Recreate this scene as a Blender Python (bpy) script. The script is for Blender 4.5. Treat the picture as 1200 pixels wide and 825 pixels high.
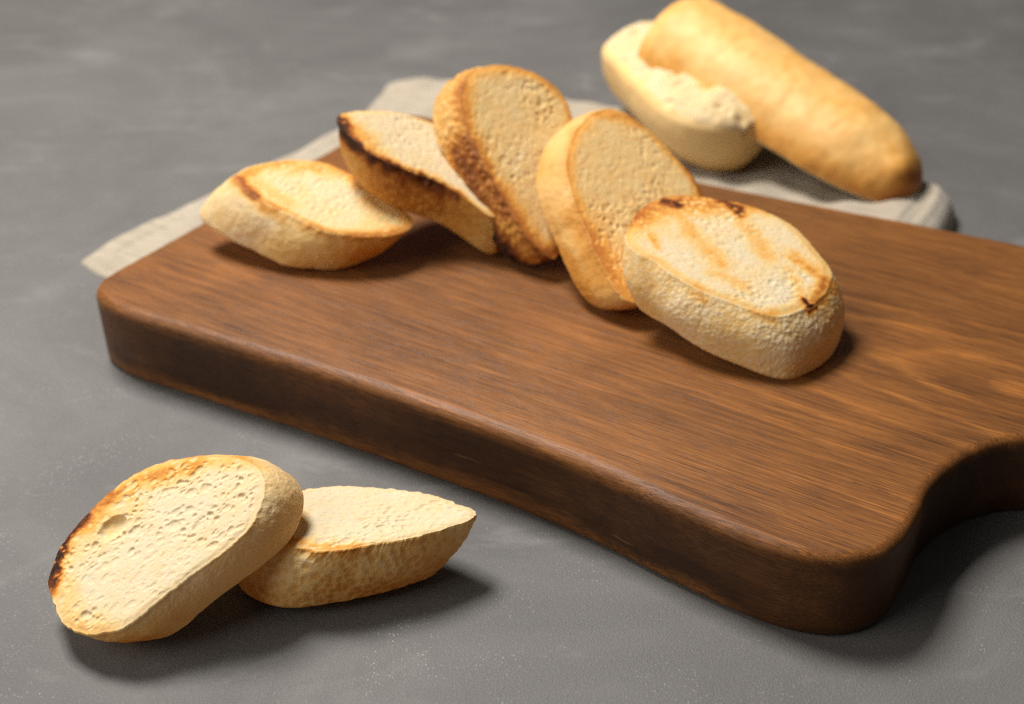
import bpy, math, random
import numpy as np

# ------------------------------------------------------------------ camera, world, lights, exposure
scene = bpy.context.scene
for o in list(bpy.data.objects):
    bpy.data.objects.remove(o, do_unlink=True)
COL = scene.collection

cam_data = bpy.data.cameras.new('camera')
cam_data.lens = 43.5
cam_data.sensor_width = 36.0
cam_data.clip_start = 0.01
cam_data.clip_end = 50.0
cam_data.dof.use_dof = True
cam_data.dof.focus_distance = 0.405
cam_data.dof.aperture_fstop = 7.8
cam = bpy.data.objects.new('camera', cam_data)
COL.objects.link(cam)
cam.location = (0.0, 0.0, 0.30)
cam.rotation_euler = (math.radians(57.0), 0.0, 0.0)
scene.camera = cam

world = bpy.data.worlds.new('World')
scene.world = world
world.use_nodes = True
bg = world.node_tree.nodes['Background']
bg.inputs['Color'].default_value = (1.0, 0.97, 0.93, 1.0)
bg.inputs['Strength'].default_value = 0.065


def area_light(name, target, azimuth, elevation, distance, size, power, color):
    d = bpy.data.lights.new(name, 'AREA')
    d.shape = 'SQUARE'
    d.size = size
    d.energy = power
    d.color = color
    o = bpy.data.objects.new(name, d)
    COL.objects.link(o)
    a, e = math.radians(azimuth), math.radians(elevation)
    v = np.array([math.cos(e) * math.cos(a), math.cos(e) * math.sin(a), math.sin(e)])
    o.location = tuple(np.array(target) + v * distance)
    from mathutils import Vector
    o.rotation_euler = Vector(tuple(-v)).to_track_quat('-Z', 'Y').to_euler()
    return o


area_light('softbox_key', (0.0, 0.45, 0.0), 138, 65, 1.25, 0.38, 26.0, (1.0, 0.97, 0.93))
area_light('added_fill', (0.0, 0.45, 0.0), 205, 34, 1.6, 1.0, 12.5, (1.0, 0.95, 0.88))  # unseen soft fill, added to brighten the bread walls facing the camera

scene.view_settings.view_transform = 'Standard'
scene.view_settings.look = 'None'
scene.view_settings.exposure = 0.12
scene.view_settings.gamma = 1.0
scene.view_settings.use_curve_mapping = False
scene.render.engine = 'CYCLES'
scene.cycles.use_denoising = False
scene.cycles.use_adaptive_sampling = False
scene.cycles.pixel_filter_type = 'BLACKMAN_HARRIS'
scene.cycles.filter_width = 1.25
scene.cycles.sample_clamp_indirect = 3.0
scene.cycles.max_bounces = 8

# ------------------------------------------------------------------ numeric noise helpers
def _hash(ix, iy, iz, seed):
    h = (ix.astype(np.int64) * 73856093) ^ (iy.astype(np.int64) * 19349663) ^ (iz.astype(np.int64) * 83492791) ^ (seed * 2654435761)
    h &= 0xFFFFFFFF
    h = ((h >> 16) ^ h) * 0x45d9f3b & 0xFFFFFFFF
    h = ((h >> 16) ^ h) * 0x45d9f3b & 0xFFFFFFFF
    return (h >> 16) ^ h


def _unit(h):
    return (h & 0xFFFFFF) / float(0x1000000)


def vnoise(P, scale, seed=0):
    """smooth value noise in -1..1"""
    Q = P * scale
    I = np.floor(Q).astype(np.int64)
    f = Q - I
    f = f * f * f * (f * (f * 6 - 15) + 10)
    r = 0
    for dx in (0, 1):
        for dy in (0, 1):
            for dz in (0, 1):
                w = (f[:, 0] if dx else 1 - f[:, 0]) * (f[:, 1] if dy else 1 - f[:, 1]) * (f[:, 2] if dz else 1 - f[:, 2])
                r = r + w * _unit(_hash(I[:, 0] + dx, I[:, 1] + dy, I[:, 2] + dz, seed))
    return r * 2 - 1


def fbm(P, scale, octaves=4, seed=0, gain=0.5):
    a, s, t = 1.0, 0.0, 0.0
    for k in range(octaves):
        s = s + a * vnoise(P + 17.3 * k, scale * 2 ** k, seed + k * 7)
        t += a
        a *= gain
    return s / t


def bubbles(P, cell, rmin, rmax, prob, seed):
    """depth of the deepest gas bubble cut open at each point (same unit as P)"""
    Q = P / cell
    I = np.floor(Q).astype(np.int64)
    best = np.zeros(len(P))
    for dx in (-1, 0, 1):
        for dy in (-1, 0, 1):
            for dz in (-1, 0, 1):
                a, b, c = I[:, 0] + dx, I[:, 1] + dy, I[:, 2] + dz
                cx = a + _unit(_hash(a, b, c, seed))
                cy = b + _unit(_hash(a, b, c, seed + 1))
                cz = c + _unit(_hash(a, b, c, seed + 2))
                u = _unit(_hash(a, b, c, seed + 3))
                on = _unit(_hash(a, b, c, seed + 4)) < prob
                r = (rmin + (rmax - rmin) * u ** 2) / cell
                d2 = (Q[:, 0] - cx) ** 2 + (Q[:, 1] - cy) ** 2 + (Q[:, 2] - cz) ** 2
                dep = np.sqrt(np.maximum(0, r * r - d2)) * on
                best = np.maximum(best, dep)
    return best * cell


def cells(P, cell, seed, jitter=1.0):
    """distance to nearest and second-nearest feature point, in cells"""
    Q = P / cell
    I = np.floor(Q).astype(np.int64)
    f1 = np.full(len(P), 9.0)
    f2 = np.full(len(P), 9.0)
    for dx in (-1, 0, 1):
        for dy in (-1, 0, 1):
            for dz in (-1, 0, 1):
                a, b, c = I[:, 0] + dx, I[:, 1] + dy, I[:, 2] + dz
                cx = a + .5 + jitter * (_unit(_hash(a, b, c, seed)) - .5)
                cy = b + .5 + jitter * (_unit(_hash(a, b, c, seed + 1)) - .5)
                cz = c + .5 + jitter * (_unit(_hash(a, b, c, seed + 2)) - .5)
                d = np.sqrt((Q[:, 0] - cx) ** 2 + (Q[:, 1] - cy) ** 2 + (Q[:, 2] - cz) ** 2)
                f2 = np.where(d < f1, f1, np.minimum(f2, d))
                f1 = np.minimum(f1, d)
    return f1, f2


def spline(pts, n):
    """closed Catmull-Rom through pts, resampled to n points of even spacing"""
    P = np.array(pts, float)
    m = len(P)
    out = []
    for i in range(m):
        p0, p1, p2, p3 = P[i - 1], P[i], P[(i + 1) % m], P[(i + 2) % m]
        t = np.linspace(0, 1, 24, endpoint=False)[:, None]
        out.append(.5 * ((2 * p1) + (-p0 + p2) * t + (2 * p0 - 5 * p1 + 4 * p2 - p3) * t ** 2 + (-p0 + 3 * p1 - 3 * p2 + p3) * t ** 3))
    Q = np.concatenate(out)
    Q = np.vstack([Q, Q[:1]])
    s = np.concatenate([[0], np.cumsum(np.linalg.norm(np.diff(Q, axis=0), axis=1))])
    k = np.linspace(0, s[-1], n, endpoint=False)
    return np.stack([np.interp(k, s, Q[:, j]) for j in range(Q.shape[1])], 1)


def smooth01(x, a, b):
    t = np.clip((x - a) / (b - a), 0, 1)
    return t * t * (3 - 2 * t)


# ------------------------------------------------------------------ object helpers
def mesh_object(name, verts, faces, material, parent=None, attrs=None, smooth=True):
    me = bpy.data.meshes.new(name)
    V = np.asarray(verts, np.float32)
    if isinstance(faces, np.ndarray):
        nf, k = faces.shape
        me.vertices.add(len(V))
        me.vertices.foreach_set('co', V.ravel())
        me.loops.add(nf * k)
        me.loops.foreach_set('vertex_index', faces.astype(np.int32).ravel())
        me.polygons.add(nf)
        me.polygons.foreach_set('loop_start', np.arange(0, nf * k, k, dtype=np.int32))
        me.update(calc_edges=True)
    else:
        me.from_pydata([tuple(map(float, v)) for v in V], [], faces)
    me.validate()
    if smooth:
        me.polygons.foreach_set('use_smooth', [True] * len(me.polygons))
    for k_, val in (attrs or {}).items():
        at = me.attributes.new(k_, 'FLOAT', 'POINT')
        at.data.foreach_set('value', np.asarray(val, np.float32))
    me.materials.append(material)
    me.update()
    o = bpy.data.objects.new(name, me)
    COL.objects.link(o)
    if parent is not None:
        o.parent = parent
    return o


def empty(name, loc=(0, 0, 0), axes=None):
    o = bpy.data.objects.new(name, None)
    COL.objects.link(o)
    o.empty_display_size = 0.02
    if axes is not None:
        from mathutils import Matrix
        M = Matrix([[axes[j][i] for j in range(3)] for i in range(3)]).to_4x4()
        M.translation = loc
        o.matrix_world = M
    else:
        o.location = loc
    return o


def tag(o, label, category, group=None):
    o['label'] = label
    o['category'] = category
    if group:
        o['group'] = group


# ------------------------------------------------------------------ material helpers
class NT:
    def __init__(self, name):
        self.m = bpy.data.materials.new(name)
        self.m.use_nodes = True
        self.t = self.m.node_tree
        self.b = self.t.nodes['Principled BSDF']

    def node(self, kind, **kw):
        n = self.t.nodes.new(kind)
        for k, v in kw.items():
            if k.startswith('i_'):
                n.inputs[k[2:].replace('_', ' ')].default_value = v
            else:
                setattr(n, k, v)
        return n

    def link(self, a, b):
        self.t.links.new(a, b)

    def val(self, sock, v):
        if hasattr(v, 'is_output'):
            self.link(v, sock)
        else:
            sock.default_value = v

    def math(self, op, a, b=None, c=None, clamp=False):
        n = self.node('ShaderNodeMath', operation=op)
        n.use_clamp = clamp
        self.val(n.inputs[0], a)
        if b is not None:
            self.val(n.inputs[1], b)
        if c is not None:
            self.val(n.inputs[2], c)
        return n.outputs[0]

    def ramp(self, fac, stops, interp='LINEAR'):
        n = self.node('ShaderNodeValToRGB')
        n.color_ramp.interpolation = interp
        el = n.color_ramp.elements
        while len(el) < len(stops):
            el.new(0.5)
        for e, (p, c) in zip(el, stops):
            e.position = p
            e.color = (c[0], c[1], c[2], 1) if not isinstance(c, (int, float)) else (c, c, c, 1)
        self.link(fac, n.inputs[0])
        return n.outputs[0]

    def noise(self, vec, scale, detail=4, rough=0.55, dist=0.0):
        n = self.node('ShaderNodeTexNoise')
        n.inputs['Scale'].default_value = scale
        n.inputs['Detail'].default_value = detail
        n.inputs['Roughness'].default_value = rough
        n.inputs['Distortion'].default_value = dist
        self.link(vec, n.inputs['Vector'])
        return n.outputs['Fac']

    def coords(self, scale=(1, 1, 1), loc=(0, 0, 0), rot=(0, 0, 0), out='Object'):
        c = self.node('ShaderNodeTexCoord')
        m = self.node('ShaderNodeMapping')
        m.inputs['Scale'].default_value = scale
        m.inputs['Location'].default_value = loc
        m.inputs['Rotation'].default_value = rot
        self.link(c.outputs[out], m.inputs['Vector'])
        return m.outputs[0]

    def mix(self, fac, a, b, blend='MIX'):
        n = self.node('ShaderNodeMix', data_type='RGBA', blend_type=blend)
        self.val(n.inputs[0], fac)
        self.val(n.inputs[6], a if hasattr(a, 'is_output') else (*a, 1))
        self.val(n.inputs[7], b if hasattr(b, 'is_output') else (*b, 1))
        return n.outputs[2]

    def bump(self, height, strength, dist, normal=None):
        n = self.node('ShaderNodeBump')
        n.inputs['Strength'].default_value = strength
        n.inputs['Distance'].default_value = dist
        self.link(height, n.inputs['Height'])
        if normal is not None:
            self.link(normal, n.inputs['Normal'])
        return n.outputs[0]


def bread_material(name, stops, rough, sss, bump_scale, bump_amt, spec=0.3, through=0.0):
    m = NT(name)
    a = m.node('ShaderNodeAttribute', attribute_name='toast')
    co = m.coords()
    n1 = m.noise(co, 260, 5, 0.65)
    n2 = m.noise(co, 900, 3, 0.6)
    t = m.math('ADD', a.outputs['Fac'], m.math('MULTIPLY', m.math('SUBTRACT', n1, 0.5), 0.10))
    t = m.math('ADD', t, m.math('MULTIPLY', m.math('SUBTRACT', n2, 0.5), 0.07), clamp=True)
    c = m.ramp(t, stops)
    m.link(c, m.b.inputs['Base Color'])
    m.b.inputs['Roughness'].default_value = rough
    m.b.inputs['Specular IOR Level'].default_value = spec
    m.b.inputs['Subsurface Weight'].default_value = sss
    m.b.inputs['Subsurface Radius'].default_value = (1.0, 0.55, 0.25)
    m.b.inputs['Subsurface Scale'].default_value = 0.0013
    h = m.noise(co, bump_scale, 4, 0.6)
    nb = m.bump(h, bump_amt, 0.0006)
    m.link(nb, m.b.inputs['Normal'])
    tr = m.node('ShaderNodeBsdfTranslucent')
    m.link(m.mix(1.0, c, (1.0, .86, .60), 'MULTIPLY'), tr.inputs['Color'])
    mx = m.node('ShaderNodeMixShader')
    mx.inputs[0].default_value = through
    m.link(m.b.outputs[0], mx.inputs[1])
    m.link(tr.outputs[0], mx.inputs[2])
    m.link(mx.outputs[0], m.t.nodes['Material Output'].inputs['Surface'])
    return m.m


CRUMB = bread_material('crumb', [(0.0, (.685, .580, .390)), (.16, (.73, .515, .225)), (.36, (.72, .36, .075)), (.58, (.42, .13, .018)),
                                 (.78, (.13, .035, .008)), (1.0, (.020, .009, .005))], .75, .30, 1500, .20, .2, .18)
CRUST = bread_material('crust', [(0.0, (.85, .70, .43)), (.16, (.84, .58, .225)), (.38, (.70, .33, .058)), (.58, (.38, .125, .020)),
                                 (.78, (.12, .035, .010)), (1.0, (.020, .009, .005))], .55, 0.0, 1100, .45, .35, .30)
LOAF = bread_material('loaf_crust', [(0.0, (.78, .58, .30)), (.18, (.74, .47, .17)), (.38, (.64, .31, .065)), (.58, (.44, .15, .022)),
                                     (.78, (.16, .045, .010)), (1.0, (.03, .012, .006))], .55, 0.0, 500, .2, .35, .05)


def table_material():
    m = NT('grey_plaster')
    co = m.coords()
    big = m.noise(co, 8, 6, 0.62, 0.8)
    mid = m.noise(m.coords(scale=(1, 2.2, 1), rot=(0, 0, .5)), 13, 6, 0.65, 1.0)
    fine = m.noise(co, 1100, 4, 0.75)
    c = m.ramp(big, [(.30, (.090, .0842, .0785)), (.52, (.110, .1035, .0970)), (.72, (.140, .1325, .125))])
    scuff = m.ramp(mid, [(.56, 0.0), (.74, 1.0)])
    c = m.mix(m.math('MULTIPLY', scuff, .32), c, (.29, .278, .264))
    # fine pale flecks, gathered in patches
    v = m.node('ShaderNodeTexVoronoi', feature='F1')
    v.inputs['Scale'].default_value = 800
    m.link(co, v.inputs['Vector'])
    fl = m.ramp(v.outputs['Distance'], [(.14, 1.0), (.34, 0.0)])
    patch = m.ramp(m.noise(co, 34, 4, 0.6, .8), [(.50, 0.0), (.68, 1.0)])
    keep = m.node('ShaderNodeSeparateColor')
    m.link(v.outputs['Color'], keep.inputs[0])
    some = m.math('GREATER_THAN', keep.outputs[0], .55)
    fleck = m.math('MULTIPLY', m.math('MULTIPLY', fl, m.math('ADD', patch, .04, clamp=True)), some)
    c = m.mix(m.math('MULTIPLY', fleck, .6), c, (.42, .40, .39))
    c = m.mix(m.math('MULTIPLY', m.math('SUBTRACT', fine, .5), .9, clamp=True), c, (.30, .29, .28))
    m.link(c, m.b.inputs['Base Color'])
    r = m.ramp(mid, [(.3, .50), (.7, .62)])
    m.link(r, m.b.inputs['Roughness'])
    m.b.inputs['Specular IOR Level'].default_value = .45
    b1 = m.bump(fine, .6, .0006)
    b2 = m.bump(big, .25, .004, b1)
    b3 = m.bump(fleck, .3, .0004, b2)
    m.link(b3, m.b.inputs['Normal'])
    return m.m


def wood_material():
    m = NT('stained_wood')
    tc = m.node('ShaderNodeTexCoord')
    sep = m.node('ShaderNodeSeparateXYZ')
    warp = m.node('ShaderNodeTexNoise')
    warp.inputs['Scale'].default_value = 9
    warp.inputs['Detail'].default_value = 3
    mp = m.node('ShaderNodeMapping')
    mp.inputs['Scale'].default_value = (.45, 1.4, 1.4)
    m.link(tc.outputs['Object'], mp.inputs['Vector'])
    m.link(mp.outputs[0], warp.inputs['Vector'])
    m.link(tc.outputs['Object'], sep.inputs[0])
    u, v, z = sep.outputs[0], sep.outputs[1], sep.outputs[2]
    w = m.math('MULTIPLY', m.math('SUBTRACT', warp.outputs['Fac'], .5), .022)
    v2 = m.math('ADD', m.math('SUBTRACT', v, .006), w)
    d = m.math('ADD', m.math('MULTIPLY', m.math('SUBTRACT', .195, u), .26), m.math('MULTIPLY', m.math('SUBTRACT', .035, z), .9))
    rr = m.math('SQRT', m.math('ADD', m.math('MULTIPLY', v2, v2), m.math('MULTIPLY', d, d)))
    # uneven growth rings
    ring = m.math('MULTIPLY', rr, 78.0)
    ring = m.math('ADD', ring, m.math('MULTIPLY', m.noise(m.coords(scale=(.5, 1, 1)), 30, 3, .6), 1.2))
    fr = m.math('FRACT', ring)
    near = m.ramp(rr, [(.0, .24), (.035, .20), (.060, .05)])
    rc = m.ramp(fr, [(0.0, .10), (.55, .32), (.80, .95), (.92, .55), (1.0, .10)])
    # long fibres along the board
    f1 = m.noise(m.coords(scale=(.015, 1, 1)), 1900, 5, .72, .10)
    f2 = m.noise(m.coords(scale=(.011, 1, 1)), 4200, 3, .7)
    f3 = m.noise(m.coords(scale=(.04, 1, 1)), 260, 4, .6, .4)
    blot = m.noise(m.coords(scale=(.5, 1, 1)), 24, 4, .6, .8)
    t = m.math('ADD', m.math('MULTIPLY', m.math('SUBTRACT', rc, .35), near), m.math('ADD', m.math('MULTIPLY', m.math('SUBTRACT', f1, .5), 1.0), .36))
    t = m.math('ADD', t, m.math('MULTIPLY', m.math('SUBTRACT', f3, .45), .22))
    t = m.math('ADD', t, m.math('MULTIPLY', m.math('SUBTRACT', f2, .5), 1.0))
    t = m.math('ADD', t, m.math('MULTIPLY', m.math('SUBTRACT', blot, .42), .42))
    c = m.ramp(t, [(.06, (.034, .0138, .0068)), (.26, (.102, .0395, .0122)), (.42, (.170, .0650, .0172)), (.60, (.270, .101, .0235)), (.86, (.50, .190, .040))])
    # dark pores, short dashes
    po = m.noise(m.coords(scale=(.06, 1, 1), loc=(3, 1, 2)), 1900, 2, .5)
    pore = m.ramp(po, [(.60, 0.0), (.70, 1.0)])
    c = m.mix(m.math('MULTIPLY', pore, .55), c, (.030, .014, .008))
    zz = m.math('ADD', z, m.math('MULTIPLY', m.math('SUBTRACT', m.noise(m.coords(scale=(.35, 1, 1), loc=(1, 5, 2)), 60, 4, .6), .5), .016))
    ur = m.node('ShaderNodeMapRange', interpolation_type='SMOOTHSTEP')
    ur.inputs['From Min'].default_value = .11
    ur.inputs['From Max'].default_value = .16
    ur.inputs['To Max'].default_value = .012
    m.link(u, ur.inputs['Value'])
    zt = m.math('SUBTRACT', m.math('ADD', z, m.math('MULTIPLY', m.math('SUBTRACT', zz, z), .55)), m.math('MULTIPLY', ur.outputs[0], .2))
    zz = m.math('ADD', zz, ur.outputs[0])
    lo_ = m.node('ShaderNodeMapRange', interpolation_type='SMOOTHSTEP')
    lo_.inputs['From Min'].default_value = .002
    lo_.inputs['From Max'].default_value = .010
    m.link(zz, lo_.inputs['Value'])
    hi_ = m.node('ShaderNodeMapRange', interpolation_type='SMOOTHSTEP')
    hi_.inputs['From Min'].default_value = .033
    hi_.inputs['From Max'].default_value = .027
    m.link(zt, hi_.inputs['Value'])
    side_shade_stain = m.math('MULTIPLY', m.math('MULTIPLY', lo_.outputs[0], hi_.outputs[0]), m.ramp(m.noise(m.coords(scale=(.5, 1, 1), loc=(7, 1, 2)), 26, 4, .6), [(.30, .50), (.56, .97)]))
    c = m.mix(m.math('MULTIPLY', side_shade_stain, .88), c, (.022, .0088, .0040))  # shade painted into the board's sides, together with blotchy dark stain
    sc = m.noise(m.coords(scale=(.03, 1, 1), rot=(0, 0, .75)), 520, 2, .5)
    sc2 = m.noise(m.coords(scale=(.03, 1, 1), rot=(0, 0, -.35), loc=(2, 2, 0)), 480, 2, .5)
    scratch = m.math('MAXIMUM', m.ramp(sc, [(.735, 0.0), (.755, 1.0)]), m.ramp(sc2, [(.735, 0.0), (.755, 1.0)]))
    c = m.mix(m.math('MULTIPLY', scratch, .22), c, (.50, .26, .10))
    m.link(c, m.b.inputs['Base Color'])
    ro = m.ramp(f1, [(.3, .36), (.7, .48)])
    m.link(ro, m.b.inputs['Roughness'])
    m.b.inputs['Specular IOR Level'].default_value = .22
    hgt = m.math('SUBTRACT', m.math('ADD', f1, m.math('MULTIPLY', f2, .6)), m.math('MULTIPLY', pore, .7))
    m.link(m.bump(hgt, .30, .0005), m.b.inputs['Normal'])
    return m.m


def linen_material():
    m = NT('linen')
    co = m.coords(rot=(0, 0, math.radians(-31)))
    w1 = m.node('ShaderNodeTexWave', wave_type='BANDS', bands_direction='X')
    w2 = m.node('ShaderNodeTexWave', wave_type='BANDS', bands_direction='Y')
    for w in (w1, w2):
        w.inputs['Scale'].default_value = 330
        w.inputs['Distortion'].default_value = 1.5
        w.inputs['Detail'].default_value = 2
        m.link(co, w.inputs['Vector'])
    slub = m.noise(m.coords(scale=(.2, 3, 1)), 160, 3, .6)
    c = m.ramp(slub, [(.3, (.31, .260, .190)), (.7, (.44, .375, .285))])
    weave = m.math('MULTIPLY', m.math('ADD', w1.outputs['Fac'], w2.outputs['Fac']), .5)
    m.link(c, m.b.inputs['Base Color'])
    m.b.inputs['Roughness'].default_value = .9
    m.b.inputs['Specular IOR Level'].default_value = .15
    m.b.inputs['Sheen Weight'].default_value = .25
    m.link(m.bump(weave, .6, .0005), m.b.inputs['Normal'])
    return m.m


TABLE, WOOD, LINEN = table_material(), wood_material(), linen_material()

# ------------------------------------------------------------------ table
def build_table():
    xs = np.linspace(-2.2, 2.2, 45)
    ys = np.linspace(-0.6, 3.0, 37)
    X, Y = np.meshgrid(xs, ys, indexing='ij')
    V = np.stack([X.ravel(), Y.ravel(), np.zeros(X.size)], 1)
    i = np.arange(X.size).reshape(X.shape)
    F = np.stack([i[:-1, :-1], i[1:, :-1], i[1:, 1:], i[:-1, 1:]], -1).reshape(-1, 4)
    o = mesh_object('tabletop', V, F, TABLE)
    o['kind'] = 'structure'
    o['label'] = 'dark grey plaster-like tabletop with pale flecks and scuffs'


build_table()

# ------------------------------------------------------------------ chopping board
AX_U = np.array([0.857592, -0.514330, 0.0])
AX_V = np.array([0.514330, 0.857592, 0.0])
BO = np.array([-0.101589, 0.412077, 0.0])          # where board u = v = 0 lies on the table
BOARD_TOP = 0.035


def board_xy(u, v, z=0.0):
    return BO + AX_U * u + AX_V * v + np.array([0, 0, z])


BOARD_OUT = [(-.0978, .018), (-.0955, .0065), (-.0870, -.0012), (-.069, -.0046), (-.043, -.0026), (.0, .0005), (.040, .0032), (.079, .0046),
             (.115, .0053), (.151, .0036), (.185, -.0008), (.213, -.0028), (.2300, -.0008), (.2425, .0053), (.2505, .0170), (.2530, .0360),
             (.2532, .0545), (.2566, .0695), (.2623, .0829), (.2738, .0974), (.290, .1055), (.315, .1085), (.36, .107), (.395, .107),
             (.407, .113), (.411, .125), (.407, .137), (.395, .143), (.36, .143), (.318, .143), (.297, .148), (.283, .160), (.275, .180),
             (.273, .20), (.273, .22), (.2695, .2375), (.259, .2478), (.240, .2500), (.190, .2464), (.155, .2425), (.09, .2370), (.03, .2350),
             (-.03, .2360), (-.07, .2375), (-.0885, .2345), (-.0968, .2255), (-.0978, .20), (-.0975, .12), (-.0975, .06)]


def build_board():
    n = 900
    Q = spline(BOARD_OUT, n) * .9925
    T = np.roll(Q, -3, 0) - np.roll(Q, 3, 0)
    T /= np.linalg.norm(T, axis=1)[:, None]
    N = np.stack([T[:, 1], -T[:, 0]], 1)             # outward for counter-clockwise order
    c = np.array([.0774, .1191])
    rings = []
    R, r2, top, bot = .0042, .0018, BOARD_TOP, .0006
    P3 = np.concatenate([Q, np.zeros((n, 1))], 1)
    wob = fbm(P3, 60, 3, 5) * .0005 + fbm(P3, 260, 2, 9) * .00018
    prof = []
    for a in np.linspace(90, 0, 9):
        prof.append((-(R - R * math.cos(math.radians(a))), top - R + R * math.sin(math.radians(a)), 1 if a > 0 else .6))
    for a in np.linspace(0, -90, 7):
        prof.append((-(r2 - r2 * math.cos(math.radians(a))), bot + r2 + r2 * math.sin(math.radians(a)), .5))
    prof = [(-R - .0025, top, 0), (-R - .0010, top, .0)] + prof + [(-r2 - .003, bot, 0)]
    for d, z, k in prof:
        ring = np.concatenate([Q + N * (d + wob * k)[:, None] if hasattr(wob * k, '__len__') else Q + N * d, np.full((n, 1), z)], 1)
        rings.append(ring)
    V = np.concatenate(rings)
    V[:, :2] -= c
    m = len(rings)
    F = []
    for j in range(m - 1):
        for i in range(n):
            k = (i + 1) % n
            F.append((j * n + i, (j + 1) * n + i, (j + 1) * n + k, j * n + k))
    F.append(tuple(range(n)))
    F.append(tuple(range((m - 1) * n, m * n))[::-1])
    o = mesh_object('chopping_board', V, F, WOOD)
    o.location = tuple(BO * .9925 + AX_U * c[0] + AX_V * c[1])
    o.rotation_euler = (0, 0, math.atan2(AX_U[1], AX_U[0]))
    tag(o, 'thick dark brown stained wooden chopping board with rounded corners and a handle', 'chopping board')
    return o


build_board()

# ------------------------------------------------------------------ folded napkin behind and under the board
CLOTH_OUT = [(-.166, .062), (-.160, .053), (-.139, .050), (-.10, .056), (-.085, .075), (-.08, .12), (-.08, .18), (-.075, .222), (-.03, .224), (.04, .224), (.12, .227),
             (.165, .232), (.190, .240), (.1985, .262), (.200, .295), (.197, .325), (.185, .338), (.165, .341), (.12, .352), (.06, .360), (.0, .3625), (-.06, .360),
             (-.11, .354), (-.142, .346), (-.160, .335), (-.168, .318), (-.164, .298), (-.157, .275), (-.156, .245), (-.159, .19), (-.163, .12)]


def build_cloth():
    Q = spline(CLOTH_OUT, 700)
    c = np.array([.02, .20])
    st = .0012
    us = np.arange(Q[:, 0].min() - .003, Q[:, 0].max() + .003, st)
    vs = np.arange(Q[:, 1].min() - .003, Q[:, 1].max() + .003, st)
    U, W = np.meshgrid(us, vs, indexing='ij')
    u, v = U.ravel(), W.ravel()
    ins = np.zeros(len(u), bool)
    dist = np.full(len(u), 9.0)
    for a, b in zip(Q, np.roll(Q, -1, 0)):
        if a[1] != b[1]:
            ins ^= ((a[1] > v) != (b[1] > v)) & (u < (b[0] - a[0]) * (v - a[1]) / (b[1] - a[1]) + a[0])
        dist = np.minimum(dist, (u - a[0]) ** 2 + (v - a[1]) ** 2)
    dist = np.sqrt(dist)
    P3 = np.stack([u, v, np.zeros(len(u))], 1)
    h = .0068 + .0026 * fbm(P3, 20, 3, 3) + .0007 * np.sin((u + .25 * v) * 260 + 4 * fbm(P3, 16, 2, 18))
    h = h + .0016 * np.sin((v - .2 + .35 * u) * 120 + 3 * fbm(P3, 12, 2, 8)) * smooth01(v, .25, .29) * (.5 + .5 * vnoise(P3, 15, 4))
    puff = smooth01(u + .15 * (v - .29), .115, .186)
    h = h + puff * .0125
    h = h + .0040 * smooth01(v + .22 * u + .004 * vnoise(P3, 30, 6), .276, .281) * smooth01(-u, -.02, .06)
    hem = dist + .0008 * vnoise(P3, 60, 12)
    h = h - .0026 + .0013 * smooth01(hem, .0085, .0100) + .0015 * smooth01(hem, .0190, .0205) - .0007 * np.exp(-((hem - .0145) / .0012) ** 2)
    # pressed flat where the board lies on it
    inside = smooth01(u, -.106, -.0985) * (1 - smooth01(v, .240, .256))
    wdt = .0035 + .0115 * puff
    edge = np.sqrt(np.clip(1 - (1 - np.clip(dist / wdt, 0, 1)) ** 2, 0, 1))
    z = np.where(ins, h * edge * (1 - inside), 0) + .0003
    V = np.stack([u - c[0], v - c[1], z], 1)
    idx = np.arange(len(u)).reshape(U.shape)
    F = np.stack([idx[:-1, :-1], idx[1:, :-1], idx[1:, 1:], idx[:-1, 1:]], -1).reshape(-1, 4)
    F = F[ins[F].sum(1) >= 2]
    used = np.unique(F)
    remap = np.full(len(u), -1)
    remap[used] = np.arange(len(used))
    o = mesh_object('napkin', V[used], remap[F], LINEN)
    o.location = tuple(board_xy(c[0], c[1]))
    o.rotation_euler = (0, 0, math.atan2(AX_U[1], AX_U[0]))
    tag(o, 'folded beige linen napkin lying under the board and the split loaf', 'napkin')


build_cloth()

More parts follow.
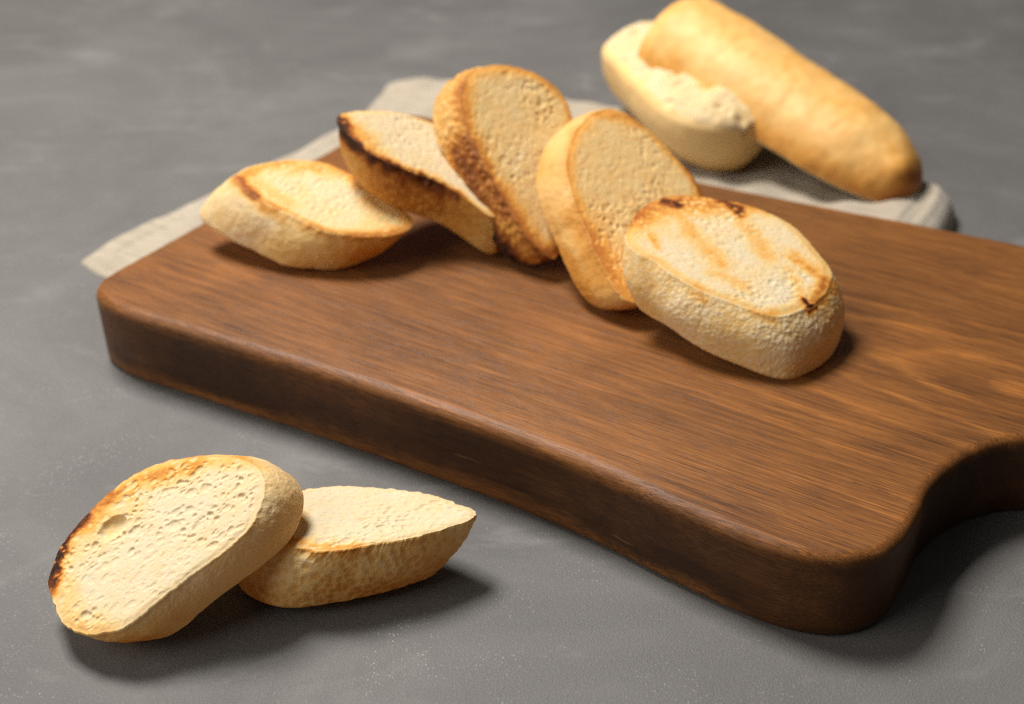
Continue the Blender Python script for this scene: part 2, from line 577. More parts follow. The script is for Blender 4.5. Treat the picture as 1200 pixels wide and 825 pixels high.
# ------------------------------------------------------------------ bread slices
DATA = [{'label': 'bread slice toasted dark along one edge, propped against another slice on the table',
  'group': 'slices on the bare table',
  'p0': [-0.11899, 0.3027, 0.02888],
  'ax': [[0.707107, -0.707107, 0.0], [0.620031, 0.620031, 0.480754], [-0.339944, -0.339944, 0.876856]],
  'e': [0.00341, 0.007, -0.0175],
  'out': [(-0.01628, -0.03178), (-0.01091, -0.03385), (-0.00285, -0.03515), (0.0059, -0.03288), (0.01147, -0.02852), (0.01649, -0.02263), (0.01873, -0.01592),
          (0.0213, -0.0058), (0.02427, 0.00407), (0.02724, 0.01398), (0.02889, 0.02258), (0.0272, 0.03034), (0.02192, 0.03725), (0.01439, 0.04083), (0.00507, 0.04034),
          (-0.00322, 0.03679), (-0.01361, 0.02944), (-0.02207, 0.02162), (-0.02786, 0.0129), (-0.03043, 0.00308), (-0.03118, -0.00797), (-0.02997, -0.01771),
          (-0.0259, -0.0255), (-0.0217, -0.0302)],
  'caps': [(-0.02144, -0.0281, 0.0, -0.0265, -0.02228, 0.0, 0.00443, 0.97), (-0.0265, -0.02228, 0.0, -0.03063, -0.01384, 0.0, 0.00443, 0.97),
           (-0.03063, -0.01384, 0.0, -0.03072, -0.0065, 0.0, 0.00443, 0.97), (-0.02495, -0.02492, 0.0, -0.03063, -0.01384, 0.0, 0.00665, 0.52),
           (-0.03063, -0.01384, 0.0, -0.02787, 0.00453, 0.0, 0.00665, 0.52), (-0.02871, 0.00104, 0.0, -0.02112, 0.01599, 0.0, 0.00526, 0.44),
           (-0.02112, 0.01599, 0.0, -0.00807, 0.03064, 0.0, 0.00526, 0.44), (-0.00807, 0.03064, 0.0, 0.01364, 0.04564, 0.0, 0.00388, 0.26),
           (-0.01576, -0.02807, 0.0, -0.00227, -0.03161, 0.0, 0.00554, 0.18), (-0.00227, -0.03161, 0.0, 0.01177, -0.02827, 0.0, 0.00554, 0.18),
           (-0.02363, -0.0187, 0.0, -0.01891, 0.0061, 0.0, 0.00942, 0.12), (0.00588, -0.02788, -0.0105, 0.01929, -0.02051, -0.0105, 0.00609, 0.3),
           (0.01929, -0.02051, -0.0105, 0.02458, -0.01311, -0.0105, 0.00609, 0.3), (-0.02315, -0.02414, -0.00525, -0.0296, -0.01175, -0.00525, 0.00388, 0.8),
           (-0.02926, -0.01105, -0.007, -0.02482, 0.0102, -0.007, 0.00332, 0.5), (0.02492, -0.01241, -0.01225, 0.03436, 0.00694, -0.01225, 0.00498, 0.14)],
  'crumb0': 0.02,
  'crust0': 0.08,
  'res': 230,
  'nt': 70,
  'crust': 'plain',
  'stretch': 0.9,
  'pores': 0.85,
  'back': 0.97,
  'bulge': 0.0018,
  'rimtoast': 0.05,
  'open': [(-0.01588, 0.0079, 0.01108), (-0.00596, 0.02479, 0.00969), (-0.01731, -0.01121, 0.00831), (0.00073, -0.02798, 0.00692)],
  'holes': [(-0.01669, -0.00285, 0.0054, 0.0043, 1.124, 0.0028)]},
 {'label': 'bread slice with honeycomb-dimpled golden crust lying flat on the table',
  'group': 'slices on the bare table',
  'p0': [-0.05059, 0.32089, 0.02543],
  'ax': [[-1.0, 0.0, 0.0], [0.0, -0.992734, 0.120331], [0.0, 0.120331, 0.992734]],
  'e': [0.01286, 0.00212, -0.0235],
  'out': [(-0.03865, -0.00342), (-0.03056, -0.00944), (-0.02105, -0.01484), (-0.00811, -0.01797), (0.00396, -0.01956), (0.01328, -0.01908), (0.01995, -0.01813),
          (0.02779, -0.01406), (0.03276, -0.00641), (0.03364, 0.00245), (0.02982, 0.01028), (0.02201, 0.01649), (0.01451, 0.0192), (0.00588, 0.0192), (-0.00327, 0.01677),
          (-0.01248, 0.01375), (-0.02259, 0.01028), (-0.03039, 0.00561), (-0.03672, 0.00099)],
  'caps': [(0.02541, 0.01171, 0.0, 0.01326, 0.01801, 0.0, 0.0026, 0.38), (0.01326, 0.01801, 0.0, -0.00345, 0.01848, 0.0, 0.0026, 0.38),
           (-0.00617, 0.01801, 0.0, -0.02807, 0.01171, 0.0, 0.00173, 0.22), (0.02608, 0.00775, 0.0, 0.02302, 0.00013, 0.0, 0.00346, 0.3),
           (0.02487, 0.01286, -0.00188, -0.00237, 0.01818, -0.00188, 0.0026, 0.22), (-0.02969, 0.00456, -0.0094, -0.02292, 0.01256, -0.0094, 0.00751, -0.25)],
  'crumb0': 0.03,
  'rimtoast': 0.06,
  'rag': 1.8,
  'crust0': 0.2,
  'down': 0.1,
  'res': 200,
  'nt': 76,
  'crust': 'dimple',
  'cell': 0.0026,
  'dimple': 0.00035,
  'dimtoast': 0.13,
  'soft': 0.0005,
  'stretch': 0.1,
  'pores': 0.7,
  'back': 0.93,
  'bulge': 0.002},
 {'label': 'small pale bread slice with a brown grill line, nearest the left corner of the board',
  'group': 'slices in a row on the board',
  'p0': [-0.08044, 0.48913, 0.06126],
  'ax': [[0.826227, 0.563337, -0.0], [-0.542843, 0.79617, 0.267275], [0.150566, -0.22083, 0.96362]],
  'e': [-0.01715, 0.00771, -0.021],
  'out': [(-0.02985, 0.02286), (-0.02646, 0.01232), (-0.02142, 0.00198), (-0.01538, -0.00946), (-0.00951, -0.01773), (0.00027, -0.02493), (0.01132, -0.02994),
          (0.02258, -0.03025), (0.02841, -0.02634), (0.02768, -0.01825), (0.0245, -0.00636), (0.02027, 0.00888), (0.01213, 0.02404), (-6e-05, 0.03148),
          (-0.01416, 0.0347), (-0.02837, 0.03154)],
  'caps': [(-0.02843, 0.02885, 0.0, -0.02829, 0.01366, 0.0, 0.00335, 0.62), (-0.02829, 0.01366, 0.0, -0.02239, -0.00476, 0.0, 0.00335, 0.62),
           (-0.02239, -0.00476, 0.0, -0.01063, -0.02118, 0.0, 0.00335, 0.62), (-0.01063, -0.02118, 0.0, 0.00246, -0.03099, 0.0, 0.00335, 0.62),
           (-0.02599, 0.02977, 0.0, -0.00717, 0.03054, 0.0, 0.0041, 0.32), (-0.00717, 0.03054, 0.0, 0.01518, 0.01616, 0.0, 0.0041, 0.32),
           (0.01518, 0.01616, 0.0, 0.02122, -0.00451, 0.0, 0.0041, 0.32), (0.01922, -0.00812, 0.0, 0.02651, -0.02559, 0.0, 0.00596, 0.25),
           (-0.00974, -0.02334, 0.0, 0.01914, -0.031, 0.0, 0.0041, 0.36), (-0.02342, 0.02231, 0.0, -0.01625, 0.00364, 0.0, 0.00447, 0.2),
           (-0.0044, -0.0279, -0.0084, 0.01766, -0.02596, -0.0084, 0.01118, 0.28), (-0.02911, -0.00882, -0.0147, -0.00954, -0.02559, -0.0147, 0.00969, 0.12)],
  'crumb0': 0.08,
  'crust0': 0.07,
  'res': 150,
  'nt': 60,
  'crust': 'plain',
  'lump': 1.7,
  'pores': 0.6,
  'back': 0.95,
  'bulge': 0.0016},
 {'label': 'bread slice with charred black rim between the small pale slice and the tall slice',
  'group': 'slices in a row on the board',
  'p0': [-0.03885, 0.50353, 0.07624],
  'ax': [[0.316228, 0.948683, -0.0], [-0.851265, 0.283755, 0.441397], [0.418746, -0.139582, 0.897312]],
  'e': [0.00072, -0.00985, -0.02],
  'out': [(-0.01702, 0.03132), (-0.02015, 0.01997), (-0.01939, 0.00784), (-0.01476, -0.00439), (-0.01079, -0.0171), (-0.01173, -0.03013), (-0.01274, -0.03955),
          (-0.00498, -0.04292), (0.01127, -0.03491), (0.0238, -0.02159), (0.02974, -0.00584), (0.02855, 0.00898), (0.02195, 0.02128), (0.01236, 0.03001),
          (0.0005, 0.03726), (-0.00961, 0.03952)],
  'caps': [(-0.00987, 0.03888, 0.0, -0.01813, 0.03002, 0.0, 0.003, 1.0), (-0.01813, 0.03002, 0.0, -0.0218, 0.01882, 0.0, 0.003, 1.0),
           (-0.0218, 0.01882, 0.0, -0.02081, 0.00562, 0.0, 0.003, 1.0), (-0.02269, 0.00774, 0.0, -0.01424, -0.00776, 0.0, 0.003, 0.72),
           (-0.01424, -0.00776, 0.0, -0.01385, -0.02486, 0.0, 0.003, 0.72), (-0.01167, 0.03452, 0.0, -0.01656, 0.01704, 0.0, 0.00676, 0.36),
           (-0.01942, 0.01568, 0.0, -0.01269, -0.02439, 0.0, 0.0045, 0.25), (-0.00984, 0.03839, -0.001, -0.01809, 0.02953, -0.001, 0.0045, 1.0),
           (-0.01809, 0.02953, -0.001, -0.02176, 0.01833, -0.001, 0.0045, 1.0), (-0.02176, 0.01833, -0.001, -0.02078, 0.00513, -0.001, 0.0045, 1.0),
           (-0.02264, 0.00695, -0.0016, -0.01418, -0.00854, -0.0016, 0.00413, 0.85), (-0.01418, -0.00854, -0.0016, -0.01389, -0.02137, -0.0016, 0.00413, 0.85),
           (-0.02144, 0.01389, -0.01, -0.01301, -0.02527, -0.01, 0.00901, 0.12), (-0.0107, 0.02987, -0.016, -0.02084, 0.01966, -0.016, 0.006, -0.3)],
  'crumb0': 0.04,
  'crust0': 0.36,
  'res': 150,
  'nt': 60,
  'crust': 'granular',
  'cell': 0.0026,
  'dimple': 0.0005,
  'pores': 0.6,
  'back': 0.95,
  'lump': 1.2},
 {'label': 'tall upright bread slice with scaly browned crust, third along the row',
  'group': 'slices in a row on the board',
  'p0': [0.00503, 0.50459, 0.07933],
  'ax': [[0.807391, 0.590017, -0.0], [-0.450126, 0.615962, 0.646511], [0.381452, -0.521987, 0.762905]],
  'e': [-0.00606, 0.00615, -0.02],
  'out': [(-0.0162, 0.03218), (-0.02094, 0.01879), (-0.02174, 0.00453), (-0.02128, -0.01173), (-0.02036, -0.02534), (-0.01949, -0.0406), (-0.01407, -0.05113),
          (-0.00581, -0.04853), (0.00537, -0.03777), (0.0179, -0.02151), (0.02821, -0.00396), (0.03329, 0.01172), (0.03195, 0.02356), (0.02472, 0.03402),
          (0.01075, 0.0411), (0.00161, 0.04222), (-0.00695, 0.04059)],
  'caps': [(-0.0129, 0.03799, 0.0, -0.02026, 0.02006, 0.0, 0.00525, 0.3), (-0.02026, 0.02006, 0.0, -0.02156, 0.0052, 0.0, 0.00525, 0.3),
           (-0.02276, -0.00522, 0.0, -0.01781, -0.045, 0.0, 0.006, 0.32), (-0.02637, -0.04014, 0.0, -0.01598, -0.0498, 0.0, 0.006, 0.45),
           (-0.01598, -0.0498, 0.0, -0.0081, -0.04814, 0.0, 0.006, 0.45), (0.01597, 0.03982, 0.0, 0.03574, 0.02336, 0.0, 0.00375, 0.16),
           (-0.02136, 0.01232, -0.003, -0.02119, -0.02426, -0.003, 0.0045, 0.42), (-0.02459, 0.00828, -0.01, -0.02514, -0.0173, -0.01, 0.00675, 0.5),
           (-0.02545, -0.00693, -0.018, -0.02144, -0.04426, -0.018, 0.00749, 0.95), (-0.01557, 0.03829, -0.008, -0.01959, 0.02828, -0.008, 0.00749, -0.2)],
  'crumb0': 0.16,
  'crust0': 0.34,
  'res': 150,
  'nt': 56,
  'crust': 'granular',
  'cell': 0.003,
  'dimple': 0.001,
  'gran_bias': 0.4,
  'pores': 0.65,
  'back': 0.95,
  'ridge': 0.0,
  'lump': 1.3},
 {'label': 'golden bread slice with blistered crust leaning behind the grilled slice',
  'group': 'slices in a row on the board',
  'p0': [0.05289, 0.47574, 0.06857],
  'ax': [[0.743294, 0.668965, -0.0], [-0.563867, 0.626519, 0.538078], [0.359955, -0.39995, 0.842895]],
  'e': [-0.00381, 0.00802, -0.018],
  'out': [(-0.00562, 0.03943), (-0.01971, 0.0268), (-0.02835, 0.01174), (-0.03333, -0.00422), (-0.03713, -0.02123), (-0.03877, -0.03673), (-0.02851, -0.0422),
          (-0.01365, -0.04146), (0.00339, -0.03609), (0.02034, -0.02579), (0.03227, -0.01275), (0.03603, -0.00288), (0.0359, 0.0086), (0.03339, 0.02336),
          (0.02931, 0.03641), (0.02127, 0.04476), (0.0093, 0.04514)],
  'caps': [(0.03928, 0.01112, 0.0, 0.03689, -0.00541, 0.0, 0.00326, 0.55), (0.03689, -0.00541, 0.0, 0.03029, -0.01512, 0.0, 0.00326, 0.55),
           (-0.03228, 0.00465, 0.0, -0.03506, -0.02571, 0.0, 0.00797, 0.26), (0.00944, 0.04667, 0.0, 0.03394, 0.03068, 0.0, 0.0029, 0.2),
           (0.03394, 0.03068, 0.0, 0.03759, 0.00923, 0.0, 0.0029, 0.2), (-0.00493, 0.04176, 0.0, -0.02355, 0.0198, 0.0, 0.00326, 0.14),
           (-0.0395, 0.00589, -0.0144, -0.04084, -0.02256, -0.0144, 0.00652, 0.22)],
  'crumb0': 0.18,
  'crust0': 0.24,
  'res': 170,
  'nt': 56,
  'crust': 'plain',
  'lump': 2.0,
  'pores': 0.65,
  'back': 0.97,
  'ridge': 0.0},
 {'label': 'large bread slice with dark grill spots at the front end of the row',
  'group': 'slices in a row on the board',
  'p0': [0.08449, 0.42977, 0.0686],
  'ax': [[0.838444, 0.544988, -0.0], [-0.529252, 0.814234, 0.238568], [0.130017, -0.200026, 0.971126]],
  'e': [-0.00037, -0.01475, -0.0215],
  'out': [(-0.03412, 0.01463), (-0.03108, 0.00725), (-0.02903, -0.00216), (-0.02605, -0.01183), (-0.02214, -0.01852), (-0.01632, -0.02602), (-0.01151, -0.03303),
          (-0.00276, -0.03858), (0.0121, -0.03826), (0.02435, -0.03302), (0.03207, -0.02644), (0.0346, -0.01606), (0.03652, -0.00416), (0.03558, 0.0065),
          (0.03062, 0.01619), (0.02489, 0.02339), (0.01687, 0.02964), (0.00721, 0.0356), (-0.00195, 0.03845), (-0.01265, 0.03721), (-0.02312, 0.0323),
          (-0.03322, 0.02215)],
  'caps': [(-0.00404, 0.03503, 0.0, -0.00037, 0.03168, 0.0, 0.00403, 0.9), (0.0191, 0.02534, 0.0, 0.0213, 0.02017, 0.0, 0.00369, 0.78),
           (0.0213, 0.02017, 0.0, 0.02002, 0.01531, 0.0, 0.00369, 0.78), (-0.02209, 0.03135, 0.0, -0.00404, 0.03503, 0.0, 0.00906, 0.46),
           (-0.00404, 0.03503, 0.0, 0.02249, 0.02271, 0.0, 0.00906, 0.46), (-0.00382, 0.02954, 0.0, -0.00583, 0.01286, 0.0, 0.0047, 0.3),
           (-0.00583, 0.01286, 0.0, -0.00781, -0.00587, 0.0, 0.0047, 0.3), (0.01919, 0.01985, 0.0, 0.01568, 0.00364, 0.0, 0.0047, 0.26),
           (0.01568, 0.00364, 0.0, 0.01342, -0.0096, 0.0, 0.0047, 0.26), (-0.02275, 0.01955, 0.0, -0.0253, 0.01278, 0.0, 0.00235, 0.38),
           (0.0091, -0.03479, 0.0, 0.00962, -0.03816, 0.0, 0.00235, 0.95), (0.02331, -0.01391, 0.0, 0.02567, -0.0315, 0.0, 0.00369, 0.42),
           (0.02567, -0.0315, 0.0, 0.01387, -0.03692, 0.0, 0.00369, 0.42), (0.01527, -0.02038, 0.0, 0.0108, -0.03291, 0.0, 0.00302, 0.25),
           (-0.01425, -0.00848, 0.0, -0.00805, -0.01924, 0.0, 0.00302, 0.22), (-0.02711, -0.01295, -0.00086, -0.02524, -0.01692, -0.00086, 0.00201, 0.9),
           (0.00796, -0.03995, -0.00215, 0.01315, -0.03914, -0.00215, 0.00168, 0.7), (-0.0145, -0.0324, -0.00064, -0.00775, -0.03697, -0.00064, 0.00235, 0.3),
           (0.01715, -0.03694, -0.00172, 0.02809, -0.03104, -0.00172, 0.00268, 0.35)],
  'crumb0': 0.045,
  'crust0': 0.09,
  'dimtoast': 0.12,
  'res': 220,
  'nt': 80,
  'crust': 'granular',
  'cell': 0.0018,
  'dimple': 0.00022,
  'gran_bias': 0.15,
  'pores': 0.45,
  'back': 1.01,
  'bulge': 0.003,
  'stretch': -0.4,
  'ridge': 0.0}]


def capsule_dist(P, a, b):
    a, b = np.array(a), np.array(b)
    d = b - a
    L = d @ d
    t = np.clip(((P - a) @ d) / L, 0, 1) if L > 1e-12 else np.zeros(len(P))
    return np.linalg.norm(P - a - t[:, None] * d, axis=1)


def toast_of(P, caps, base, seed, pit=0.0):
    b = np.clip(base, 0, 1)
    k = np.zeros(len(P))
    lo = np.zeros(len(P))
    w = P + .0014 * np.stack([vnoise(P, 260, seed), vnoise(P, 260, seed + 1), vnoise(P, 260, seed + 2)], 1)
    mot = (1 + .45 * fbm(P, 420, 4, seed + 5, .65)) * (1 - .65 * pit)
    for (x1, y1, z1, x2, y2, z2, r, I) in caps:
        g = np.exp(-(capsule_dist(w, (x1, y1, z1), (x2, y2, z2)) / r) ** 2)
        if I > 0:
            k = np.maximum(k, np.minimum(I * g * mot, max(I, .0) * 1.05))
        else:
            lo = np.maximum(lo, -I * g)
    return np.clip(b + (1 - b) * k - lo * b, 0, 1)


def build_slice(D, seed):
    e = np.array(D['e'])
    root = empty('bread_slice', tuple(np.array(D['p0']) + np.array(D['ax']).T @ e), D['ax'])
    tag(root, D['label'], 'bread slice', D['group'])
    N = D.get('res', 180)
    nb = 4 * N
    Q = spline(D['out'], 1440)
    cen = Q.mean(0)
    rel = Q - cen
    ang = np.arctan2(rel[:, 1], rel[:, 0])
    rad = np.linalg.norm(rel, axis=1)
    o_ = np.argsort(ang)
    ang, rad = ang[o_], rad[o_]
    ang = np.concatenate([ang - 2 * np.pi, ang, ang + 2 * np.pi])
    rad = np.tile(rad, 3)
    # principal axes, to keep the grid even on a long oval
    U, S_, Vt = np.linalg.svd(rel - rel.mean(0), full_matrices=False)
    M = Vt.T @ np.diag(S_ / S_.max()) @ Vt

    def outline(dirs):
        a = np.arctan2(dirs[:, 1], dirs[:, 0])
        return np.interp(a, ang, rad)

    # ---- face: square grid -> disc -> outline
    g = np.linspace(-1, 1, N + 1)
    X, Y = np.meshgrid(g, g, indexing='ij')
    x, y = X.ravel(), Y.ravel()
    dx = x * np.sqrt(1 - y * y / 2)
    dy = y * np.sqrt(1 - x * x / 2)
    r = np.clip(np.hypot(dx, dy), 0, 1)
    dirs = np.stack([dx, dy], 1)
    dirs[r < 1e-9] = (1, 0)
    dirs = dirs @ M
    dirs /= np.linalg.norm(dirs, axis=1)[:, None]
    pos2 = cen + dirs * (r * (outline(dirs) - .0004))[:, None]
    idx = np.arange((N + 1) ** 2).reshape(N + 1, N + 1)
    rim = np.concatenate([idx[:-1, 0], idx[-1, :-1], idx[:0:-1, -1], idx[0, :0:-1]])
    P = np.concatenate([pos2, np.zeros((len(pos2), 1))], 1)
    off = np.array(D['p0']) * 3.0 + seed * .37
    S = P + off
    # ragged rim shared with the crust
    rimk = smooth01(r, .90, 1.0)
    rag = fbm(S, 420, 3, seed) * .0006 * D.get('rag', 1.0)
    outd = np.concatenate([dirs, np.zeros((len(dirs), 1))], 1)
    lump = fbm(S, 70, 3, seed + 40) * .0007 * D.get('lump', 1.0)
    P = P + outd * (lump * rimk)[:, None]
    smooth_rim = P.copy()
    P = P + outd * (rag * rimk)[:, None]
    # crumb relief: gas bubbles cut open
    ca, sa = math.cos(D.get('stretch', .5)), math.sin(D.get('stretch', .5))
    Rm = np.array([[ca, sa, 0], [-sa, ca, 0], [0, 0, 1]])
    B = (S @ Rm.T) * np.array([.80, 1.0, 1.0])
    B = B + .0009 * np.stack([vnoise(S, 230, seed + 3), vnoise(S, 230, seed + 5), vnoise(S, 230, seed + 6)], 1)
    openn = .15 + .85 * smooth01(fbm(S, 55, 2, seed + 11), -.25, .45)
    pk = D.get('pores', 1.0)
    for (ox, oy, orad) in D.get('open', []):
        openn = np.maximum(openn, 1.15 * np.exp(-((P[:, 0] - ox) ** 2 + (P[:, 1] - oy) ** 2) / orad ** 2))
    dep = .34 * bubbles(B, .0011, .0002, .0007, .85, seed * 13 + 1) * (.4 + .6 * openn)
    dep = np.maximum(dep, .80 * bubbles(B, .0017, .0003, .0014, .95, seed * 13 + 21) * (.22 + .78 * openn))
    dep = np.maximum(dep, .58 * bubbles(B, .0036, .0004, .0021, .55, seed * 13 + 31) * openn)
    dep = np.maximum(dep, .45 * bubbles(B, .0085, .0005, .0028, .30, seed * 13 + 41) * openn)
    inner = 1 - smooth01(r, .90, .985)
    h = -dep * pk * (.25 + .75 * inner)
    h = h + .0002 * fbm(S, 110, 3, seed + 2) + .00007 * fbm(S, 900, 2, seed + 8)
    for (hx, hy, hr1, hr2, ha, hd) in D.get('holes', []):
        qx, qy = P[:, 0] - hx, P[:, 1] - hy
        a1 = qx * math.cos(ha) + qy * math.sin(ha)
        a2 = -qx * math.sin(ha) + qy * math.cos(ha)
        k = 1 - (a1 / hr1) ** 2 - (a2 / hr2) ** 2
        h = np.where(k > 0, np.minimum(h, h * .3 - hd * np.sqrt(np.clip(k, 0, 1))), h)
    h = h - D.get('dome', 0.0) * r ** 4 * .001
    base2 = D['crumb0'] + .07 * fbm(S, 130, 3, seed + 17) + D.get('rimtoast', .22) * smooth01(r + .06 * fbm(S, 90, 3, seed + 19), .80, 1.0) ** 1.5
    # ridges that stood proud of the toaster brown first
    base2 = base2 + D.get('ridge', .0) * (1 - smooth01(dep, 0, .0005))
    tw = toast_of(P, D['caps'], base2, seed, smooth01(dep, .0001, .0006))
    P[:, 2] += h * (1 - smooth01(r, .975, 1.0) * .8) - D.get('soft', .0006) * smooth01(r, .88, 1.0) ** 2
    fq = np.stack([idx[:-1, :-1], idx[1:, :-1], idx[1:, 1:], idx[:-1, 1:]], -1).reshape(-1, 4)
    rimP, rimD = P[rim].copy(), dirs[rim]
    rimS = smooth_rim[rim]
    rimS = sum(np.roll(rimS, q, 0) for q in range(-12, 13)) / 25.0
    sh = -e                                             # children are placed from the base, below the visible face
    mesh_object('crumb_face', P + sh, fq, CRUMB, root, {'toast': tw})

    # ---- crust: from the rim of the face to the rim of the other face
    nt = D.get('nt', 58)
    th = np.linalg.norm(e)
    taus = np.linspace(0, 1, nt + 1)
    bs = D.get('back', .97)
    rows = []
    for t in taus:
        c3 = np.array([cen[0], cen[1], 0])
        sc = 1 + (bs - 1) * t
        kk = min(1.0, t / .22)
        kk = kk * kk * (3 - 2 * kk)
        rows.append(c3 + (rimP * (1 - kk) + rimS * kk - c3) * sc + e * t)
    Wl = np.concatenate(rows)
    tt = np.repeat(taus, nb)
    od = np.tile(np.concatenate([rimD, np.zeros((nb, 1))], 1), (nt + 1, 1))
    # outward normal of the slanted wall
    eh = e / th
    od = od - (od @ eh)[:, None] * eh
    od /= np.linalg.norm(od, axis=1)[:, None]
    Sw = Wl + off
    fade = smooth01(tt, -.03, .12)
    rho = .0005
    dd = np.clip(tt * th / rho, 0, 1)
    lip = rho * np.sqrt(1 - (1 - dd) ** 2)
    bulge = lip + D.get('bulge', .0016) * np.sin(np.pi * np.clip(tt, 0, 1)) ** 1.3
    rb = D.get('round', .07)
    k = np.clip((tt - (1 - rb)) / rb, 0, 1)
    bulge = bulge - (1 - np.sqrt(1 - k * k * .96)) * th * rb * 1.1
    bump = fbm(Sw, 75, 3, seed + 50) * .0006 * D.get('lump', 1.0) + fbm(Sw, 650, 3, seed + 51) * .00018
    kind = D.get('crust', 'plain')
    if kind == 'dimple':                                # print of a perforated baking tray
        f1, f2 = cells(Sw + .0003 * vnoise(Sw, 500, 3)[:, None], D.get('cell', .0030), seed + 60, .85)
        bump = bump + D.get('dimple', .00045) * (smooth01(f1, .15, .75) - .6)
    elif kind == 'granular':
        f1, f2 = cells(Sw + .0005 * vnoise(Sw, 400, 3)[:, None], D.get('cell', .0024), seed + 60, 1.0)
        amt = smooth01(fbm(Sw, 60, 2, seed + 70) + D.get('gran_bias', .1), -.3, .25)
        bump = bump + D.get('dimple', .0006) * amt * (.5 - smooth01(f1, .05, .75))
    else:
        f1, f2 = cells(Sw, .0036, seed + 60, 1.0)
        bump = bump + .00012 * (.5 - smooth01(f1, .1, .8))
    Wl = Wl + od * (bulge + bump * fade)[:, None]
    cb = D['crust0'] + .15 * fbm(Sw, 70, 4, seed + 80) + D.get('down', 0.0) * tt
    if kind != 'plain':
        cb = cb + D.get('dimtoast', .10) * (smooth01(f1, .2, .8) - .5) * (1 if kind == 'granular' else -1)
    tw = toast_of(rows and np.concatenate(rows), D['caps'], cb, seed + 4)
    i = np.arange(nb)
    fq = np.concatenate([np.stack([j * nb + i, j * nb + (i + 1) % nb, (j + 1) * nb + (i + 1) % nb, (j + 1) * nb + i], 1)[:, ::-1] for j in range(nt)])
    mesh_object('crust', Wl + sh, fq, CRUST, root, {'toast': tw})

    # ---- the other face, turned to the table
    last = Wl[-nb:]
    c3 = last.mean(0)
    rr = np.linspace(1, 0, 14)
    V = np.concatenate([c3 + (last - c3) * q for q in rr])
    V[nb:, 2] += .0006 * fbm(V[nb:] + off, 300, 3, seed + 90)
    fq = np.concatenate([np.stack([j * nb + i, j * nb + (i + 1) % nb, (j + 1) * nb + (i + 1) % nb, (j + 1) * nb + i], 1)[:, ::-1] for j in range(len(rr) - 1)])
    mesh_object('crumb_face', V + sh, fq, CRUMB, root, {'toast': np.full(len(V), D['crumb0'] + .1)})
    return root


for k_, D_ in enumerate(DATA):
    build_slice(D_, 3 + k_ * 5)

# ------------------------------------------------------------------ split loaf behind the board
def loaf_body(p1, p2, half_w, up, down, prof, n=150, m=120, seed=1, lumps=.0014, flat=None, pw=2.0):
    """loft along p1->p2; cross-section: upper arch of height up, lower arch of height down"""
    p1, p2 = np.array(p1, float), np.array(p2, float)
    d = p2 - p1
    dh = np.array([d[0], d[1], 0])
    dh /= np.linalg.norm(dh)
    w = np.array([-dh[1], dh[0], 0])
    upv = np.cross(d / np.linalg.norm(d), w)
    th = np.linspace(0, 2 * np.pi, m, endpoint=False)
    V, A, Tt = [], [], []
    for t in np.linspace(0, 1, n):
        sw, sh_ = prof(t)
        c = p1 + d * t
        ct, st = np.cos(th), np.sin(th)
        cx = np.sign(ct) * np.abs(ct) ** (2 / pw)
        cz = np.sign(st) * np.abs(st) ** (2 / pw)
        hh = np.where(cz > 0, up, down) * sh_
        V.append(c + w * (cx * half_w * sw)[:, None] + upv * (cz * hh)[:, None])
        A.append(th)
        Tt.append(np.full(m, t))
    V = np.concatenate(V)
    th = np.concatenate(A)
    tt = np.concatenate(Tt)
    return V, th, tt, w, upv, d


def grid_faces(n, m):
    i = np.arange(m)
    return np.concatenate([np.stack([j * m + i, (j + 1) * m + i, (j + 1) * m + (i + 1) % m, j * m + (i + 1) % m], 1) for j in range(n - 1)])


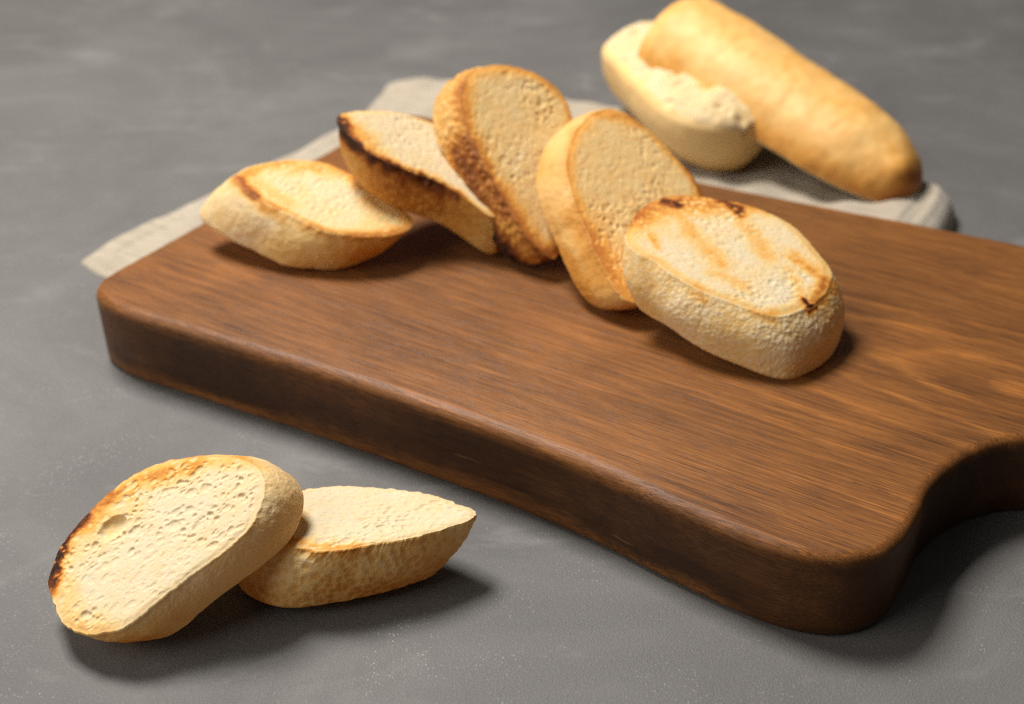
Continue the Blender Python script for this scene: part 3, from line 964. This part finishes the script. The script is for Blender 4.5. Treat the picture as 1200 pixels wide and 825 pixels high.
def build_lid():
    p1, p2 = np.array([.0950, .7150, .052]), np.array([.2095, .5850, .0140])
    root = empty('baguette_half', tuple(p2))
    tag(root, 'golden crusty upper half of the loaf resting askew on the pale half', 'bread loaf', 'halves of the split loaf')

    def prof(t):
        a = np.clip((t - .62) / .38, 0, 1)
        s = math.sqrt(max(0, 1 - a ** 2.5))
        b = np.clip((.05 - t) / .05, 0, 1)
        s2 = (1 - .10 * b) * (1 - .10 * np.clip((t - .35) / .5, 0, 1))
        return max(s, .02) * s2, max(s ** .8, .02) * s2
    n, m = 170, 130
    V, th, tt, w, up, d = loaf_body(p1, p2, .0335, .034, .005, prof, n, m, pw=2.15)
    c = p1 + d * tt[:, None]
    out = V - c
    out /= np.linalg.norm(out, axis=1)[:, None] + 1e-9
    L = fbm(V, 26, 2, 21) * .0015 + fbm(V, 95, 4, 22) * .0009
    kn = np.exp(-((tt - .955) / .05) ** 2) * np.exp(-((th - 2.1) / .5) ** 2) * .004
    Vd = V + out * (L + kn)[:, None]
    tb = .29 + .13 * fbm(V, 36, 4, 31) + .07 * fbm(V, 190, 3, 32)
    tb = tb + .10 * smooth01(tt, .80, 1.0) + .22 * np.exp(-((tt - .985) / .03) ** 2)
    tb = tb - .06 * np.exp(-((th - 2.4) / .5) ** 2)
    tb = tb + .12 * smooth01(th, 2.65, 3.1) * (th < 3.3)
    F = grid_faces(n, m)
    thf = th[F].mean(1)
    low = (np.sin(thf) < -.02)
    mesh_object('crust', Vd - p2, F[~low], LOAF, root, {'toast': tb})
    # cut underside and the cut end
    cr = np.full(len(V), .06)
    endc = Vd[:m].mean(0)
    E = np.concatenate([endc + (Vd[:m] - endc) * q + (p1 - p2) / np.linalg.norm(p2 - p1) * .0015 * (1 - q) for q in np.linspace(1, 0, 14)])
    E[m:] += .0012 * np.stack([fbm(E[m:], 260, 3, 5), fbm(E[m:], 260, 3, 6), fbm(E[m:], 260, 3, 7)], 1)
    mesh_object('crumb', np.concatenate([Vd, E]) - p2, np.concatenate([F[low], grid_faces(14, m)[:, ::-1] + len(Vd)]), CRUMB, root, {'toast': np.concatenate([cr, np.full(len(E), .04)])})


def build_bottom_half():
    p1, p2 = np.array([.0800, .7480, .047]), np.array([.1255, .6230, .0350])
    root = empty('baguette_half', (p2[0], p2[1], .006))
    tag(root, 'pale lower half of the loaf with its torn crumb side turned up', 'bread loaf', 'halves of the split loaf')

    def prof(t):
        a = np.clip((t - .62) / .38, 0, 1)
        b = np.clip((.22 - t) / .22, 0, 1)
        s = math.sqrt(max(0, 1 - a ** 2.4)) * math.sqrt(max(0, 1 - b ** 2.4))
        return max(s, .02), max(s ** .55, .02)
    n, m = 170, 130
    V, th, tt, w, up, d = loaf_body(p1, p2, .036, .015, .036, prof, n, m, pw=2.0)
    c = p1 + d * tt[:, None]
    out = V - c
    out /= np.linalg.norm(out, axis=1)[:, None] + 1e-9
    top = smooth01(np.sin(th), .25, .55)
    L = fbm(V, 34, 3, 41) * .0018 * (1 - top) + top * (fbm(V, 70, 4, 42) * .0034 - .7 * bubbles(V, .008, .0012, .0045, .6, 77))
    Vd = V + out * L[:, None]
    Vd[:, 2] = np.maximum(Vd[:, 2], .0062)
    F = grid_faces(n, m)
    low = np.sin(th[F].mean(1)) < .42
    o0 = np.array([p2[0], p2[1], .006])
    tb = .12 + .07 * fbm(V, 40, 3, 51)
    mesh_object('crust', Vd - o0, F[low], LOAF, root, {'toast': tb})
    tc = .08 + .08 * fbm(V, 110, 3, 52)
    tc = tc + .35 * np.exp(-(np.linalg.norm(V[:, :2] - np.array([.1115, .655]), axis=1) / .008) ** 2) * top  # dark gap under the upper half, painted in as browner crumb
    mesh_object('crumb', Vd - o0, F[~low], CRUMB, root, {'toast': tc})


build_lid()
build_bottom_half()
